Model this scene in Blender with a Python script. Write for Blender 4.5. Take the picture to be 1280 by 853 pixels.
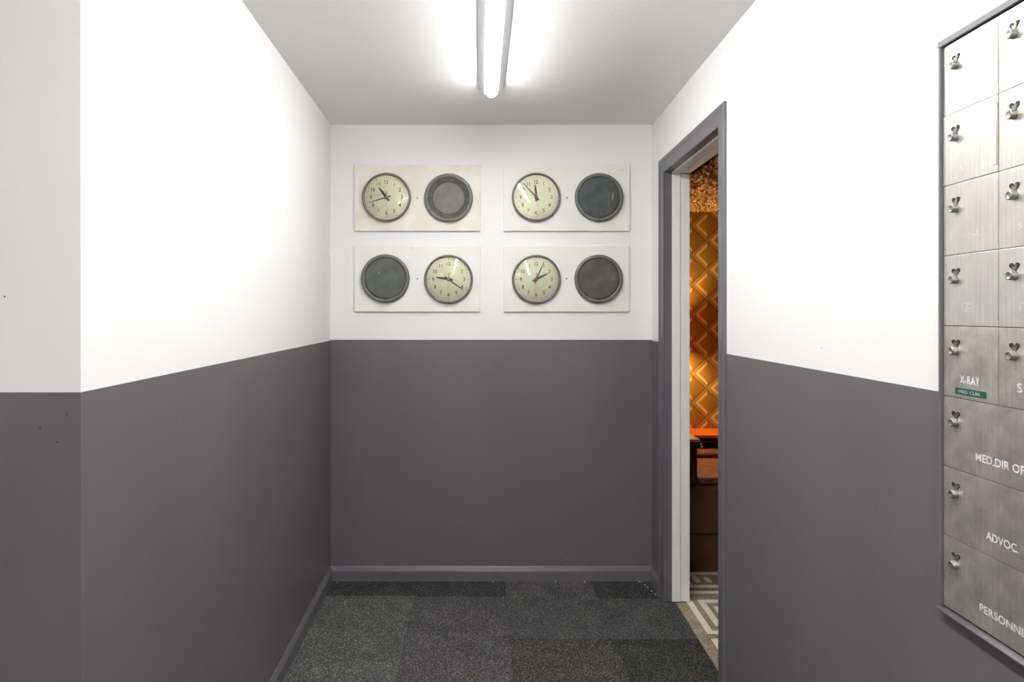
import bpy, bmesh, math, random
from mathutils import Vector, Matrix
random.seed(7)
S = bpy.context.scene
for o in list(bpy.data.objects):
    bpy.data.objects.remove(o)
COL = S.collection
PI = math.pi

# ------------------------------------------------------------------ camera
CAM_Z = 1.43
cam = bpy.data.cameras.new('camera')
cam.sensor_width = 36.0
cam.lens = 780.0 / 1280 * 36
cam.shift_x = (640 - 600) / 1280
cam.shift_y = -(426.5 - 391) / 1280
cam.clip_start = 0.02
co = bpy.data.objects.new('camera', cam)
COL.objects.link(co)
co.location = (0, 0, CAM_Z)
co.rotation_euler = (PI / 2, 0, 0)
S.camera = co

# ------------------------------------------------------------------ world, exposure
w = bpy.data.worlds.new('world')
S.world = w
w.use_nodes = True
w.node_tree.nodes['Background'].inputs[0].default_value = (0.8, 0.85, 0.9, 1)
w.node_tree.nodes['Background'].inputs[1].default_value = 0.05
S.view_settings.view_transform = 'Standard'
S.view_settings.look = 'None'
S.view_settings.gamma = 1.0
S.view_settings.exposure = 0.0
# strength of the ceiling battens (their own light) and of the warm table lamp
BATTEN_HALL = 104.0
BATTEN_BACK = 110.0
TABLE_LAMP = 850.0

# ------------------------------------------------------------------ room measures (metres)
H = 2.435            # ceiling
YB = 3.332           # back wall
YC = 1.166           # outer corner on the left
T = 0.02436          # the two side walls open up slightly towards the back
PAINT = 1.281        # height of the painted dado
YR = -2.6            # rear wall behind the camera
XL = -2.8            # far left wall of the wider part
WT = 0.125           # thickness of the right wall
YS = 4.35            # papered wall of the side room
def Xr(d): return 0.9185 - T * (YB - d)
def Xl(d): return -0.799 + T * (YB - d)

# ------------------------------------------------------------------ materials
def mat(name, col, rough=0.5, metal=0.0, bump=0.0, bscale=60.0, var=0.0, vscale=4.0, stretch=(1, 1, 1), spec=0.5, col2=None, detail=4.0):
    m = bpy.data.materials.new(name); m.use_nodes = True
    nt = m.node_tree; N = nt.nodes; L = nt.links
    b = N['Principled BSDF']
    b.inputs['Base Color'].default_value = (*col, 1)
    b.inputs['Roughness'].default_value = rough
    b.inputs['Metallic'].default_value = metal
    b.inputs['Specular IOR Level'].default_value = spec
    tc = N.new('ShaderNodeTexCoord'); mp = N.new('ShaderNodeMapping')
    mp.inputs['Scale'].default_value = stretch
    L.new(tc.outputs['Object'], mp.inputs['Vector'])
    if var > 0 or col2:
        n = N.new('ShaderNodeTexNoise'); n.inputs['Scale'].default_value = vscale; n.inputs['Detail'].default_value = detail
        L.new(mp.outputs[0], n.inputs['Vector'])
        r = N.new('ShaderNodeValToRGB')
        c2 = col2 if col2 else tuple(c * (1 - var) for c in col)
        r.color_ramp.elements[0].position = 0.35; r.color_ramp.elements[0].color = (*c2, 1)
        r.color_ramp.elements[1].position = 0.65; r.color_ramp.elements[1].color = (*(tuple(min(1, c * (1 + (0 if col2 else var))) for c in col)), 1)
        L.new(n.outputs['Fac'], r.inputs['Fac']); L.new(r.outputs['Color'], b.inputs['Base Color'])
    if bump > 0:
        n2 = N.new('ShaderNodeTexNoise'); n2.inputs['Scale'].default_value = bscale; n2.inputs['Detail'].default_value = 3
        L.new(mp.outputs[0], n2.inputs['Vector'])
        bp = N.new('ShaderNodeBump'); bp.inputs['Strength'].default_value = bump; bp.inputs['Distance'].default_value = 0.002
        L.new(n2.outputs['Fac'], bp.inputs['Height']); L.new(bp.outputs['Normal'], b.inputs['Normal'])
    return m

def emit(name, col, strength):
    m = bpy.data.materials.new(name); m.use_nodes = True
    nt = m.node_tree; nt.nodes.clear()
    e = nt.nodes.new('ShaderNodeEmission'); e.inputs[0].default_value = (*col, 1); e.inputs[1].default_value = strength
    o = nt.nodes.new('ShaderNodeOutputMaterial'); nt.links.new(e.outputs[0], o.inputs[0])
    return m

M = {}
M['white'] = mat('white_wall_paint', (0.81, 0.81, 0.808), 0.55, bump=0.12, bscale=45, spec=0.3)
M['grey'] = mat('grey_wall_paint', (0.136, 0.129, 0.137), 0.36, bump=0.25, bscale=50, var=0.05, vscale=3, stretch=(1, 1, 0.35))
M['grey_trim'] = mat('grey_trim_paint', (0.135, 0.130, 0.143), 0.38, bump=0.10, bscale=80, var=0.04, vscale=8)
M['ceiling'] = mat('ceiling_paint', (0.87, 0.87, 0.86), 0.7, bump=0.25, bscale=30, spec=0.2)
M['white_trim'] = mat('white_trim_paint', (0.90, 0.90, 0.90), 0.45, bump=0.06, bscale=60)
M['jamb_shadow'] = mat('jamb_filler', (0.50, 0.44, 0.38), 0.7)
M['led'] = emit('batten_light', (1.0, 0.985, 0.965), BATTEN_HALL)
M['led_side'] = emit('batten_light_side', (1.0, 0.985, 0.965), BATTEN_HALL * 0.30)
M['led2'] = emit('batten_light_back', (1.0, 0.985, 0.965), BATTEN_BACK)
M['fitting'] = mat('batten_enamel', (0.72, 0.72, 0.73), 0.5)
M['plate_aged'] = mat('aged_plate_enamel', (0.80, 0.79, 0.72), 0.5, bump=0.08, bscale=30, col2=(0.70, 0.67, 0.55), vscale=7, detail=6)
M['plate'] = mat('plate_enamel', (0.80, 0.81, 0.78), 0.5, bump=0.08, bscale=30, col2=(0.75, 0.75, 0.69), vscale=6, detail=6)
M['bezel'] = mat('clock_bezel', (0.19, 0.17, 0.155), 0.35, metal=0.35, var=0.15, vscale=30)
M['dial'] = mat('dial_cream', (0.78, 0.78, 0.61), 0.6, var=0.04, vscale=10)
M['ink'] = mat('dial_ink', (0.022, 0.022, 0.02), 0.6)
M['hand'] = mat('hand_black', (0.025, 0.025, 0.03), 0.45)
M['red'] = mat('hand_red', (0.24, 0.085, 0.09), 0.4)
M['pinkprint'] = mat('dial_pink_print', (0.55, 0.38, 0.30), 0.6)
M['seconds'] = mat('second_hand_red', (0.50, 0.20, 0.13), 0.4)
M['rim'] = mat('speaker_rim', (0.135, 0.130, 0.125), 0.45, bump=0.1, bscale=120, var=0.15, vscale=30)
M['rim_green'] = mat('speaker_rim_green', (0.16, 0.17, 0.155), 0.5, bump=0.1, bscale=120, var=0.15, vscale=40)
M['baffle'] = mat('speaker_baffle', (0.085, 0.09, 0.075), 0.8, bump=0.5, bscale=160, var=0.3, vscale=60)
M['cloth_grey'] = mat('speaker_cloth_grey', (0.20, 0.19, 0.178), 0.9, bump=0.3, bscale=300, var=0.12, vscale=25)
M['cloth_green'] = mat('speaker_cloth_green', (0.098, 0.108, 0.098), 0.85, bump=0.3, bscale=300, var=0.18, vscale=25)
M['cloth_blue'] = mat('speaker_cloth_blue', (0.076, 0.086, 0.084), 0.85, bump=0.3, bscale=300, var=0.2, vscale=25)
M['cloth_brown'] = mat('speaker_cloth_olive', (0.090, 0.088, 0.070), 0.85, bump=0.3, bscale=300, var=0.22, vscale=18)
M['scratch'] = mat('scratch_pale', (0.35, 0.34, 0.33), 0.6)
M['dark'] = mat('dark_recess', (0.02, 0.018, 0.016), 0.7)
M['brass'] = mat('knob_nickel', (0.33, 0.33, 0.295), 0.42, metal=0.9, bump=0.15, bscale=200, var=0.15, vscale=60)
M['letter'] = mat('letter_white', (0.85, 0.84, 0.80), 0.5)
M['letter_faint'] = mat('letter_overpainted', (0.86, 0.85, 0.80), 0.35, metal=0.5)
M['tape'] = mat('green_tape', (0.025, 0.085, 0.060), 0.35)
M['tape_letter'] = mat('tape_letter', (0.55, 0.62, 0.56), 0.5)
M['chip'] = mat('paint_chip_white', (0.75, 0.75, 0.74), 0.6)
# side room
M['velvet'] = mat('brown_velvet', (0.105, 0.042, 0.012), 0.85, bump=0.3, bscale=40, var=0.25, vscale=6)
M['velvet_shaded'] = mat('shaded_brown_velvet', (0.035, 0.016, 0.008), 0.85, bump=0.2, bscale=40, var=0.2, vscale=6)  # sofa velvet with the shadow on the arm put into its colour
M['velvet_red'] = mat('russet_velvet', (0.16, 0.045, 0.016), 0.8, bump=0.5, bscale=45, var=0.3, vscale=20)
M['blanket'] = mat('russet_blanket', (0.13, 0.045, 0.02), 0.9, bump=0.4, bscale=60, var=0.2, vscale=20)
M['orange'] = mat('orange_lacquer', (0.62, 0.13, 0.02), 0.35, var=0.1, vscale=10)
M['wood'] = mat('pale_wood', (0.42, 0.27, 0.11), 0.4, var=0.15, vscale=30, stretch=(6, 1, 6))
M['darkwood'] = mat('dark_wood', (0.07, 0.03, 0.012), 0.4, var=0.2, vscale=20, stretch=(1, 8, 8))
M['chrome'] = mat('chrome', (0.75, 0.73, 0.70), 0.15, metal=1.0)
M['brownwall'] = mat('side_room_brown', (0.22, 0.11, 0.035), 0.7, bump=0.2, bscale=30)
M['shade'] = mat('lamp_shade_cloth', (0.45, 0.24, 0.07), 0.8, bump=0.2, bscale=200)
_nt = M['shade'].node_tree; _tl = _nt.nodes.new('ShaderNodeBsdfTranslucent'); _tl.inputs[0].default_value = (0.75, 0.42, 0.12, 1)
_mx = _nt.nodes.new('ShaderNodeMixShader'); _mx.inputs[0].default_value = 0.5
_nt.links.new(_nt.nodes['Principled BSDF'].outputs[0], _mx.inputs[1]); _nt.links.new(_tl.outputs[0], _mx.inputs[2])
_nt.links.new(_mx.outputs[0], [n for n in _nt.nodes if n.type == 'OUTPUT_MATERIAL'][0].inputs[0])
M['bulb'] = emit('bulb_glow', (1.0, 0.74, 0.40), TABLE_LAMP)
M['rug_cream'] = mat('rug_cream_wool', (0.88, 0.81, 0.67), 0.95, bump=0.6, bscale=350, var=0.10, vscale=200)

def brushed_metal(name, tint, rough, tarnish):
    m = bpy.data.materials.new(name); m.use_nodes = True
    nt = m.node_tree; N = nt.nodes; L = nt.links; b = N['Principled BSDF']
    b.inputs['Metallic'].default_value = 0.75
    b.inputs['Roughness'].default_value = rough
    tc = N.new('ShaderNodeTexCoord')
    mp = N.new('ShaderNodeMapping'); mp.inputs['Scale'].default_value = (110, 110, 3)
    L.new(tc.outputs['Object'], mp.inputs['Vector'])
    n = N.new('ShaderNodeTexNoise'); n.inputs['Scale'].default_value = 2.0; n.inputs['Detail'].default_value = 4
    L.new(mp.outputs[0], n.inputs['Vector'])
    n2 = N.new('ShaderNodeTexNoise'); n2.inputs['Scale'].default_value = 16; n2.inputs['Detail'].default_value = 6; n2.inputs['Roughness'].default_value = 0.65
    L.new(tc.outputs['Object'], n2.inputs['Vector'])
    r = N.new('ShaderNodeValToRGB')
    r.color_ramp.elements[0].position = 0.36; r.color_ramp.elements[0].color = (*tuple(c * (1 - tarnish) for c in tint), 1)
    r.color_ramp.elements[1].position = 0.62; r.color_ramp.elements[1].color = (*tint, 1)
    L.new(n2.outputs['Fac'], r.inputs['Fac'])
    mx = N.new('ShaderNodeMix'); mx.data_type = 'RGBA'; mx.blend_type = 'MULTIPLY'; mx.inputs[0].default_value = 0.5
    r2 = N.new('ShaderNodeValToRGB'); r2.color_ramp.elements[0].color = (0.72, 0.72, 0.72, 1); r2.color_ramp.elements[0].position = 0.3; r2.color_ramp.elements[1].position = 0.7
    L.new(n.outputs['Fac'], r2.inputs['Fac'])
    L.new(r.outputs['Color'], mx.inputs[6]); L.new(r2.outputs['Color'], mx.inputs[7])
    L.new(mx.outputs[2], b.inputs['Base Color'])
    bp = N.new('ShaderNodeBump'); bp.inputs['Strength'].default_value = 0.06; bp.inputs['Distance'].default_value = 0.001
    L.new(n.outputs['Fac'], bp.inputs['Height']); L.new(bp.outputs['Normal'], b.inputs['Normal'])
    return m
M['steel'] = brushed_metal('brushed_nickel_door', (0.80, 0.785, 0.73), 0.36, 0.10)
M['steel_worn'] = brushed_metal('tarnished_nickel_door', (0.78, 0.75, 0.67), 0.38, 0.30)

def glass_thin(name):
    m = bpy.data.materials.new(name); m.use_nodes = True
    nt = m.node_tree; N = nt.nodes; L = nt.links; N.clear()
    tr = N.new('ShaderNodeBsdfTransparent'); tr.inputs[0].default_value = (0.97, 0.98, 0.95, 1)
    gl = N.new('ShaderNodeBsdfGlossy'); gl.inputs['Roughness'].default_value = 0.07
    fr = N.new('ShaderNodeFresnel'); fr.inputs['IOR'].default_value = 1.5
    mx = N.new('ShaderNodeMixShader'); o = N.new('ShaderNodeOutputMaterial')
    L.new(fr.outputs[0], mx.inputs[0]); L.new(tr.outputs[0], mx.inputs[1]); L.new(gl.outputs[0], mx.inputs[2]); L.new(mx.outputs[0], o.inputs[0])
    return m
M['glass'] = glass_thin('clock_glass')

def carpet(name, dark, light, fleck, amount=0.5, scale=420):
    m = bpy.data.materials.new(name); m.use_nodes = True
    nt = m.node_tree; N = nt.nodes; L = nt.links; b = N['Principled BSDF']
    b.inputs['Roughness'].default_value = 0.95; b.inputs['Specular IOR Level'].default_value = 0.1
    tc = N.new('ShaderNodeTexCoord')
    v = N.new('ShaderNodeTexVoronoi'); v.inputs['Scale'].default_value = scale
    L.new(tc.outputs['Object'], v.inputs['Vector'])
    sp = N.new('ShaderNodeSeparateColor'); L.new(v.outputs['Color'], sp.inputs[0])
    r = N.new('ShaderNodeValToRGB'); cr = r.color_ramp
    cr.elements[0].position = 0.0; cr.elements[0].color = (*dark, 1)
    cr.elements[1].position = 1.0; cr.elements[1].color = (*fleck, 1)
    e = cr.elements.new(amount); e.color = (*light, 1)
    e = cr.elements.new(0.86); e.color = (*tuple(c * 1.35 for c in light), 1)
    L.new(sp.outputs[0], r.inputs['Fac'])
    n = N.new('ShaderNodeTexNoise'); n.inputs['Scale'].default_value = 9; n.inputs['Detail'].default_value = 5
    L.new(tc.outputs['Object'], n.inputs['Vector'])
    r2 = N.new('ShaderNodeValToRGB'); r2.color_ramp.elements[0].position = 0.3; r2.color_ramp.elements[0].color = (0.72, 0.72, 0.76, 1)
    r2.color_ramp.elements[1].position = 0.7; r2.color_ramp.elements[1].color = (1, 1, 1, 1)
    L.new(n.outputs['Fac'], r2.inputs['Fac'])
    mx = N.new('ShaderNodeMix'); mx.data_type = 'RGBA'; mx.blend_type = 'MULTIPLY'; mx.inputs[0].default_value = 1
    L.new(r.outputs['Color'], mx.inputs[6]); L.new(r2.outputs['Color'], mx.inputs[7]); L.new(mx.outputs[2], b.inputs['Base Color'])
    bp = N.new('ShaderNodeBump'); bp.inputs['Strength'].default_value = 0.6; bp.inputs['Distance'].default_value = 0.003
    L.new(sp.outputs[1], bp.inputs['Height']); L.new(bp.outputs['Normal'], b.inputs['Normal'])
    return m
CARPET = {
    'sage': carpet('carpet_sage', (0.025, 0.027, 0.033), (0.104, 0.109, 0.114), (0.649, 0.622, 0.426)),
    'mauve': carpet('carpet_mauve', (0.022, 0.023, 0.030), (0.086, 0.085, 0.093), (0.518, 0.483, 0.363)),
    'blue': carpet('carpet_blue', (0.023, 0.023, 0.029), (0.080, 0.083, 0.088), (0.422, 0.413, 0.290)),
    'olive': carpet('carpet_olive', (0.017, 0.018, 0.021), (0.060, 0.060, 0.060), (0.451, 0.432, 0.263)),
    'dark': carpet('carpet_dark', (0.014, 0.015, 0.018), (0.048, 0.049, 0.053), (0.328, 0.320, 0.205)),
    'plain': carpet('carpet_plain', (0.020, 0.022, 0.027), (0.073, 0.077, 0.085), (0.453, 0.444, 0.321)),
}
M['rug_taupe'] = carpet('rug_taupe_wool', (0.23, 0.19, 0.135), (0.42, 0.355, 0.26), (0.72, 0.63, 0.49), 0.5, 300)

def wallpaper(ox, oz, ph, pv):
    """printed paper of interlocking square-on-point blocks"""
    m = bpy.data.materials.new('diamond_wallpaper'); m.use_nodes = True
    nt = m.node_tree; N = nt.nodes; L = nt.links; b = N['Principled BSDF']
    b.inputs['Roughness'].default_value = 0.5
    tc = N.new('ShaderNodeTexCoord'); sx = N.new('ShaderNodeSeparateXYZ'); L.new(tc.outputs['Object'], sx.inputs[0])
    def ma(op, a, bb=None, cc=None):
        n = N.new('ShaderNodeMath'); n.operation = op
        for i, q in enumerate((a, bb, cc)):
            if q is None: continue
            if isinstance(q, (int, float)): n.inputs[i].default_value = q
            else: L.new(q, n.inputs[i])
        return n.outputs[0]
    u = ma('DIVIDE', ma('SUBTRACT', sx.outputs[0], ox), ph)
    v = ma('DIVIDE', ma('SUBTRACT', sx.outputs[2], oz), pv)
    s = ma('FRACT', ma('ADD', ma('ADD', u, v), 100.5 - 0.5)); t = ma('FRACT', ma('ADD', ma('SUBTRACT', u, v), 100.0))
    mn = ma('MINIMUM', s, t); mxx = ma('MAXIMUM', s, t); uc = ma('MULTIPLY', ma('ADD', s, t), 0.5)
    def ramp(val, pts, const=True):
        r = N.new('ShaderNodeValToRGB'); cr = r.color_ramp
        if const: cr.interpolation = 'CONSTANT'
        cr.elements[0].position = pts[0][0]; cr.elements[0].color = (*pts[0][1], 1)
        cr.elements[1].position = pts[1][0]; cr.elements[1].color = (*pts[1][1], 1)
        for p, c in pts[2:]:
            e = cr.elements.new(p); e.color = (*c, 1)
        L.new(val, r.inputs['Fac']); return r.outputs['Color']
    def mix(f, a, bb):
        n = N.new('ShaderNodeMix'); n.data_type = 'RGBA'; L.new(f, n.inputs[0]); L.new(a, n.inputs[6]); L.new(bb, n.inputs[7]); return n.outputs[2]
    inner = ramp(uc, [(0.2, (0.46, 0.245, 0.022)), (0.85, (0.24, 0.110, 0.012))], False)
    frame = ramp(mn, [(0.0, (0.10, 0.035, 0.008)), (0.018, (0.38, 0.215, 0.032)), (0.14, (0.24, 0.10, 0.018)), (0.16, (0.70, 0.45, 0.21))])
    inband = ma('LESS_THAN', mn, 0.275)
    left = ma('LESS_THAN', uc, 0.56)
    light = ma('MULTIPLY', inband, left)
    frame2 = ramp(mn, [(0.0, (0.10, 0.035, 0.008)), (0.018, (0.36, 0.20, 0.03)), (0.15, (0.28, 0.145, 0.018)), (0.16, (0.34, 0.165, 0.018))])
    c1 = mix(inband, inner, frame2)
    c2 = mix(light, c1, frame)
    edge = ramp(mxx, [(0.0, (0.10, 0.035, 0.008)), (0.5, (0.28, 0.14, 0.02)), (0.985, (0.09, 0.03, 0.008))])
    right = ma('GREATER_THAN', mxx, 0.84)
    rnotband = ma('MULTIPLY', right, ma('SUBTRACT', 1.0, light))
    c3 = mix(rnotband, c2, edge)
    L.new(c3, b.inputs['Base Color'])
    return m

# ------------------------------------------------------------------ mesh helpers
class MB:
    def __init__(self): self.v = []; self.f = []; self.m = []; self.sm = []
    def add(self, vs, fs, mi=0, smooth=False):
        k = len(self.v); self.v += [tuple(p) for p in vs]
        for f in fs: self.f.append(tuple(k + i for i in f)); self.m.append(mi); self.sm.append(smooth)
    def box(self, x0, x1, y0, y1, z0, z1, fn=None, mi=0):
        fn = fn or (lambda a, b, c: (a, b, c))
        P = [fn(x, y, z) for z in (z0, z1) for y in (y0, y1) for x in (x0, x1)]
        self.add(P, [(0, 2, 3, 1), (4, 5, 7, 6), (0, 1, 5, 4), (2, 6, 7, 3), (0, 4, 6, 2), (1, 3, 7, 5)], mi)
    def prism(self, A, B, mi=0, smooth=False):
        """two matching rings joined, with caps"""
        n = len(A); k = len(self.v)
        self.v += [tuple(p) for p in A] + [tuple(p) for p in B]
        for i in range(n):
            j = (i + 1) % n
            self.f.append((k + i, k + j, k + n + j, k + n + i)); self.m.append(mi); self.sm.append(smooth)
        self.f.append(tuple(k + i for i in reversed(range(n)))); self.m.append(mi); self.sm.append(False)
        self.f.append(tuple(k + n + i for i in range(n))); self.m.append(mi); self.sm.append(False)
    def lathe(self, prof, n=48, axis='y', mi=0, smooth=True, center=(0, 0, 0)):
        """prof: (radius, out) pairs; axis y means out is -y, axis z means out is +z"""
        k0 = len(self.v); rings = []
        for r, o in prof:
            ring = []
            if r < 1e-6:
                ring = [len(self.v)]
                self.v.append((center[0], center[1] - o, center[2]) if axis == 'y' else (center[0], center[1], center[2] + o))
            else:
                for i in range(n):
                    a = 2 * PI * i / n
                    if axis == 'y': p = (center[0] + r * math.cos(a), center[1] - o, center[2] + r * math.sin(a))
                    else: p = (center[0] + r * math.cos(a), center[1] + r * math.sin(a), center[2] + o)
                    ring.append(len(self.v)); self.v.append(p)
            rings.append(ring)
        for A, B in zip(rings, rings[1:]):
            for i in range(n):
                j = (i + 1) % n
                if len(A) == 1 and len(B) == 1: continue
                if len(A) == 1: f = (A[0], B[j], B[i])
                elif len(B) == 1: f = (A[i], A[j], B[0])
                else: f = (A[i], A[j], B[j], B[i])
                self.f.append(f); self.m.append(mi); self.sm.append(smooth)
    def mesh(self, name, mats, bevel=0.0, seg=2, recalc=True):
        me = bpy.data.meshes.new(name)
        me.from_pydata(self.v, [], self.f)
        for i, p in enumerate(me.polygons):
            p.material_index = self.m[i]; p.use_smooth = self.sm[i]
        for mm in mats: me.materials.append(mm)
        bm = bmesh.new(); bm.from_mesh(me)
        if recalc: bmesh.ops.recalc_face_normals(bm, faces=bm.faces)
        if bevel > 0:
            bmesh.ops.bevel(bm, geom=[e for e in bm.edges if len(e.link_faces) == 2 and e.calc_face_angle(0) > 0.5], offset=bevel, segments=seg, affect='EDGES', profile=0.6)
        bm.to_mesh(me); bm.free(); me.update()
        return me

def link(name, me, parent=None, loc=(0, 0, 0), rot=(0, 0, 0)):
    o = bpy.data.objects.new(name, me); COL.objects.link(o)
    o.location = loc; o.rotation_euler = rot
    if parent is not None: o.parent = parent
    return o
def obj(name, mb, mats, parent=None, bevel=0.0, seg=2, loc=(0, 0, 0), rot=(0, 0, 0), recalc=True):
    if not isinstance(mats, (list, tuple)): mats = [mats]
    return link(name, mb.mesh(name, mats, bevel, seg, recalc), parent, loc, rot)
def struct(name, mb, mats, parent=None, **k):
    o = obj(name, mb, mats, parent, **k)
    if parent is None: o['kind'] = 'structure'
    return o
def root(name, label=None, cat=None, loc=(0, 0, 0), rz=0, group=None, kind=None):
    o = bpy.data.objects.new(name, None); COL.objects.link(o)
    o.empty_display_size = 0.1; o.location = loc; o.rotation_euler = (0, 0, rz)
    if label: o['label'] = label
    if cat: o['category'] = cat
    if group: o['group'] = group
    if kind: o['kind'] = kind
    return o
def copy_part(src, parent, loc=None):
    c = src.copy(); COL.objects.link(c); c.parent = parent
    if loc is not None: c.location = loc
    return c

_dg = None
def text_mesh(name, s, cap, width=None, depth=0.0006, material=None, align='LEFT', stretch=1.0, bold=0.0):
    """flat lettering in the x-z plane facing -y; cap = capital height"""
    cu = bpy.data.curves.new(name, 'FONT'); cu.body = s; cu.size = 1.0; cu.extrude = 0.0; cu.offset = bold
    cu.align_x = align; cu.resolution_u = 3
    to = bpy.data.objects.new(name, cu); COL.objects.link(to)
    bpy.context.view_layer.update()
    dg = bpy.context.evaluated_depsgraph_get()
    me = bpy.data.meshes.new_from_object(to.evaluated_get(dg))
    bpy.data.objects.remove(to); bpy.data.curves.remove(cu)
    xs = [v.co.x for v in me.vertices]; ys = [v.co.y for v in me.vertices]
    k = cap / 0.73
    kx = k * stretch if width is None else width / (max(xs) - min(xs))
    x0 = min(xs) if width is not None else 0
    for v in me.vertices:
        v.co = Vector(((v.co.x - x0) * kx, -depth, v.co.y * k))
    me.name = name; me.materials.clear()
    if material: me.materials.append(material)
    for p in me.polygons: p.material_index = 0
    bm = bmesh.new(); bm.from_mesh(me)
    for f in bm.faces:
        f.normal_update()
        if f.normal.y > 0: f.normal_flip()
    bm.to_mesh(me); bm.free()
    return me

def WR(d, p, z): return (Xr(d) - p, d, z)      # on the right wall: depth, distance out of the wall, height
def WL(d, p, z): return (Xl(d) + p, d, z)      # on the left wall
def WB(x, p, z): return (x, YB - p, z)         # on the back wall

# ------------------------------------------------------------------ structure: walls
OP0, OP1, OPZ = 2.310, 3.106, 2.145            # rough opening in the right wall
mb = MB()
for (d0, d1, z0, z1) in ((YR, OP0, 0, PAINT), (YR, OP0, PAINT, OPZ), (OP1, YS, 0, PAINT), (OP1, YS, PAINT, OPZ), (YR, YS, OPZ, 2.9)):
    mi = 1 if z1 <= PAINT else 0
    mb.add([WR(d0, 0, z0), WR(d1, 0, z0), WR(d1, 0, z1), WR(d0, 0, z1)], [(0, 1, 2, 3)], mi)
    mb.add([WR(d0, -WT, z0), WR(d1, -WT, z0), WR(d1, -WT, z1), WR(d0, -WT, z1)], [(3, 2, 1, 0)], 2)
mb.add([WR(OP0, 0, 0), WR(OP0, -WT, 0), WR(OP0, -WT, OPZ), WR(OP0, 0, OPZ)], [(0, 1, 2, 3)], 2)
mb.add([WR(OP1, 0, 0), WR(OP1, -WT, 0), WR(OP1, -WT, OPZ), WR(OP1, 0, OPZ)], [(3, 2, 1, 0)], 2)
mb.add([WR(OP0, 0, OPZ), WR(OP1, 0, OPZ), WR(OP1, -WT, OPZ), WR(OP0, -WT, OPZ)], [(3, 2, 1, 0)], 2)
wall_right = struct('wall_right', mb, [M['white'], M['grey'], M['brownwall']], recalc=False)

def two_tone(name, pts, h=H, paint=PAINT):
    m_ = MB()
    for a, b in zip(pts, pts[1:]):
        m_.add([(*a, 0), (*b, 0), (*b, paint), (*a, paint)], [(0, 1, 2, 3)], 1)
        m_.add([(*a, paint), (*b, paint), (*b, h), (*a, h)], [(0, 1, 2, 3)], 0)
    return m_
def thick_wall(name, a, b, out, paint=PAINT):
    """painted face from a to b, with body behind it (out = offset of the rear face)"""
    m_ = two_tone(name, [a, b], H, paint)
    a2 = (a[0] + out[0], a[1] + out[1]); b2 = (b[0] + out[0], b[1] + out[1])
    m_.add([(*a2, 0), (*b2, 0), (*b2, H), (*a2, H)], [(3, 2, 1, 0)], 0)
    return struct(name, m_, [M['white'], M['grey']], recalc=False)
wall_back = thick_wall('wall_back', (Xl(YB), YB), (Xr(YB), YB), (0, 0.11), 1.285)
wall_left = thick_wall('wall_left', (Xl(YC), YC), (Xl(YB), YB), (-0.11, 0))
wall_front = thick_wall('wall_front_left', (XL, YC), (Xl(YC), YC), (-0.02, 0.11))
thick_wall('wall_far_left', (XL, YR), (XL, YC), (-0.11, 0))
thick_wall('wall_rear', (XL, YR), (Xr(YR), YR), (0, -0.11))

mb = MB(); mb.box(XL - 0.1, 0.99, YR - 0.1, YB + 0.11, H, H + 0.08)
# one face only up to the right wall: keep the slab inside it
mb = MB()
A = [(XL, YR), (Xr(YR), YR), (Xr(YB), YB), (XL, YB)]
mb.prism([(*p, H) for p in A], [(*p, H + 0.08) for p in A])
ceiling = struct('ceiling', mb, M['ceiling'])
bmp = MB()   # small lumps of paint on the ceiling
for (px, py) in ((765, 14), (777, 11), (770, 18), (741, 19), (805, 17), (765, 134), (878, 48), (530, 77), (523, 22), (426, 113)):
    d = 780 * (H - CAM_Z) / (391 - py); x = (px - 600) * d / 780
    bmp.lathe([(0.0, 0.0015), (0.003, 0.001), (0.005, 0.0)], 8, 'z', 0, True, (x, d, H - 0.0016))
for i, v in enumerate(bmp.v): bmp.v[i] = (v[0], v[1], 2 * H - v[2] - 0.0016)
lump = obj('paint_lump', bmp, M['ceiling'], ceiling); lump['kind'] = 'stuff'

# floor slab and carpet tiles
mb = MB()
A = [(XL, YR), (Xr(YR), YR), (Xr(YB) + 0.055 - T * (YB - YB), YB), (XL, YB)]
mb.prism([(*p, -0.06) for p in A], [(*p, -0.007) for p in A])
floor = struct('floor', mb, CARPET['plain'])
cols = [-2.612, -2.155, -1.698, -1.241, -0.784, -0.327, 0.130, 0.587, 1.10]
BE = 0.052   # carpet runs this far into the doorway
def tile(x0, x1, d0, d1, m, lift):
    g = 0.0006
    d0 += g; d1 -= g
    def cx(x, d, left):
        lim_l = Xl(d) + 0.0135 if d1 > YC - 0.02 else XL + 0.02
        indoor = OP0 + 0.03 <= d0 and d1 <= OP1 - 0.02
        lim_r = Xr(d) + (BE if indoor else -0.0135)
        return min(max(x + (g if left else -g), lim_l), lim_r)
    P = [(cx(x0, d0, True), d0), (cx(x1, d0, False), d0), (cx(x1, d1, False), d1), (cx(x0, d1, True), d1)]
    if P[1][0] - P[0][0] < 0.02: return
    mb = MB(); mb.prism([(*p, -0.0068) for p in P], [(*p, lift) for p in P])
    obj('carpet_tile', mb, m, floor, bevel=0.0012, seg=1)
tone = {4: ['dark', 'sage', 'sage', 'mauve', 'plain'], 5: ['dark', 'mauve', 'mauve', 'olive', 'plain'],
        6: ['mauve', 'blue', 'olive', 'plain', 'plain'], 7: ['dark', 'blue', 'dark', 'dark', 'blue']}
starts = {4: 3.154, 5: 3.137, 6: 3.119, 7: 3.119}
allt = ['sage', 'mauve', 'blue', 'plain', 'plain']
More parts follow.
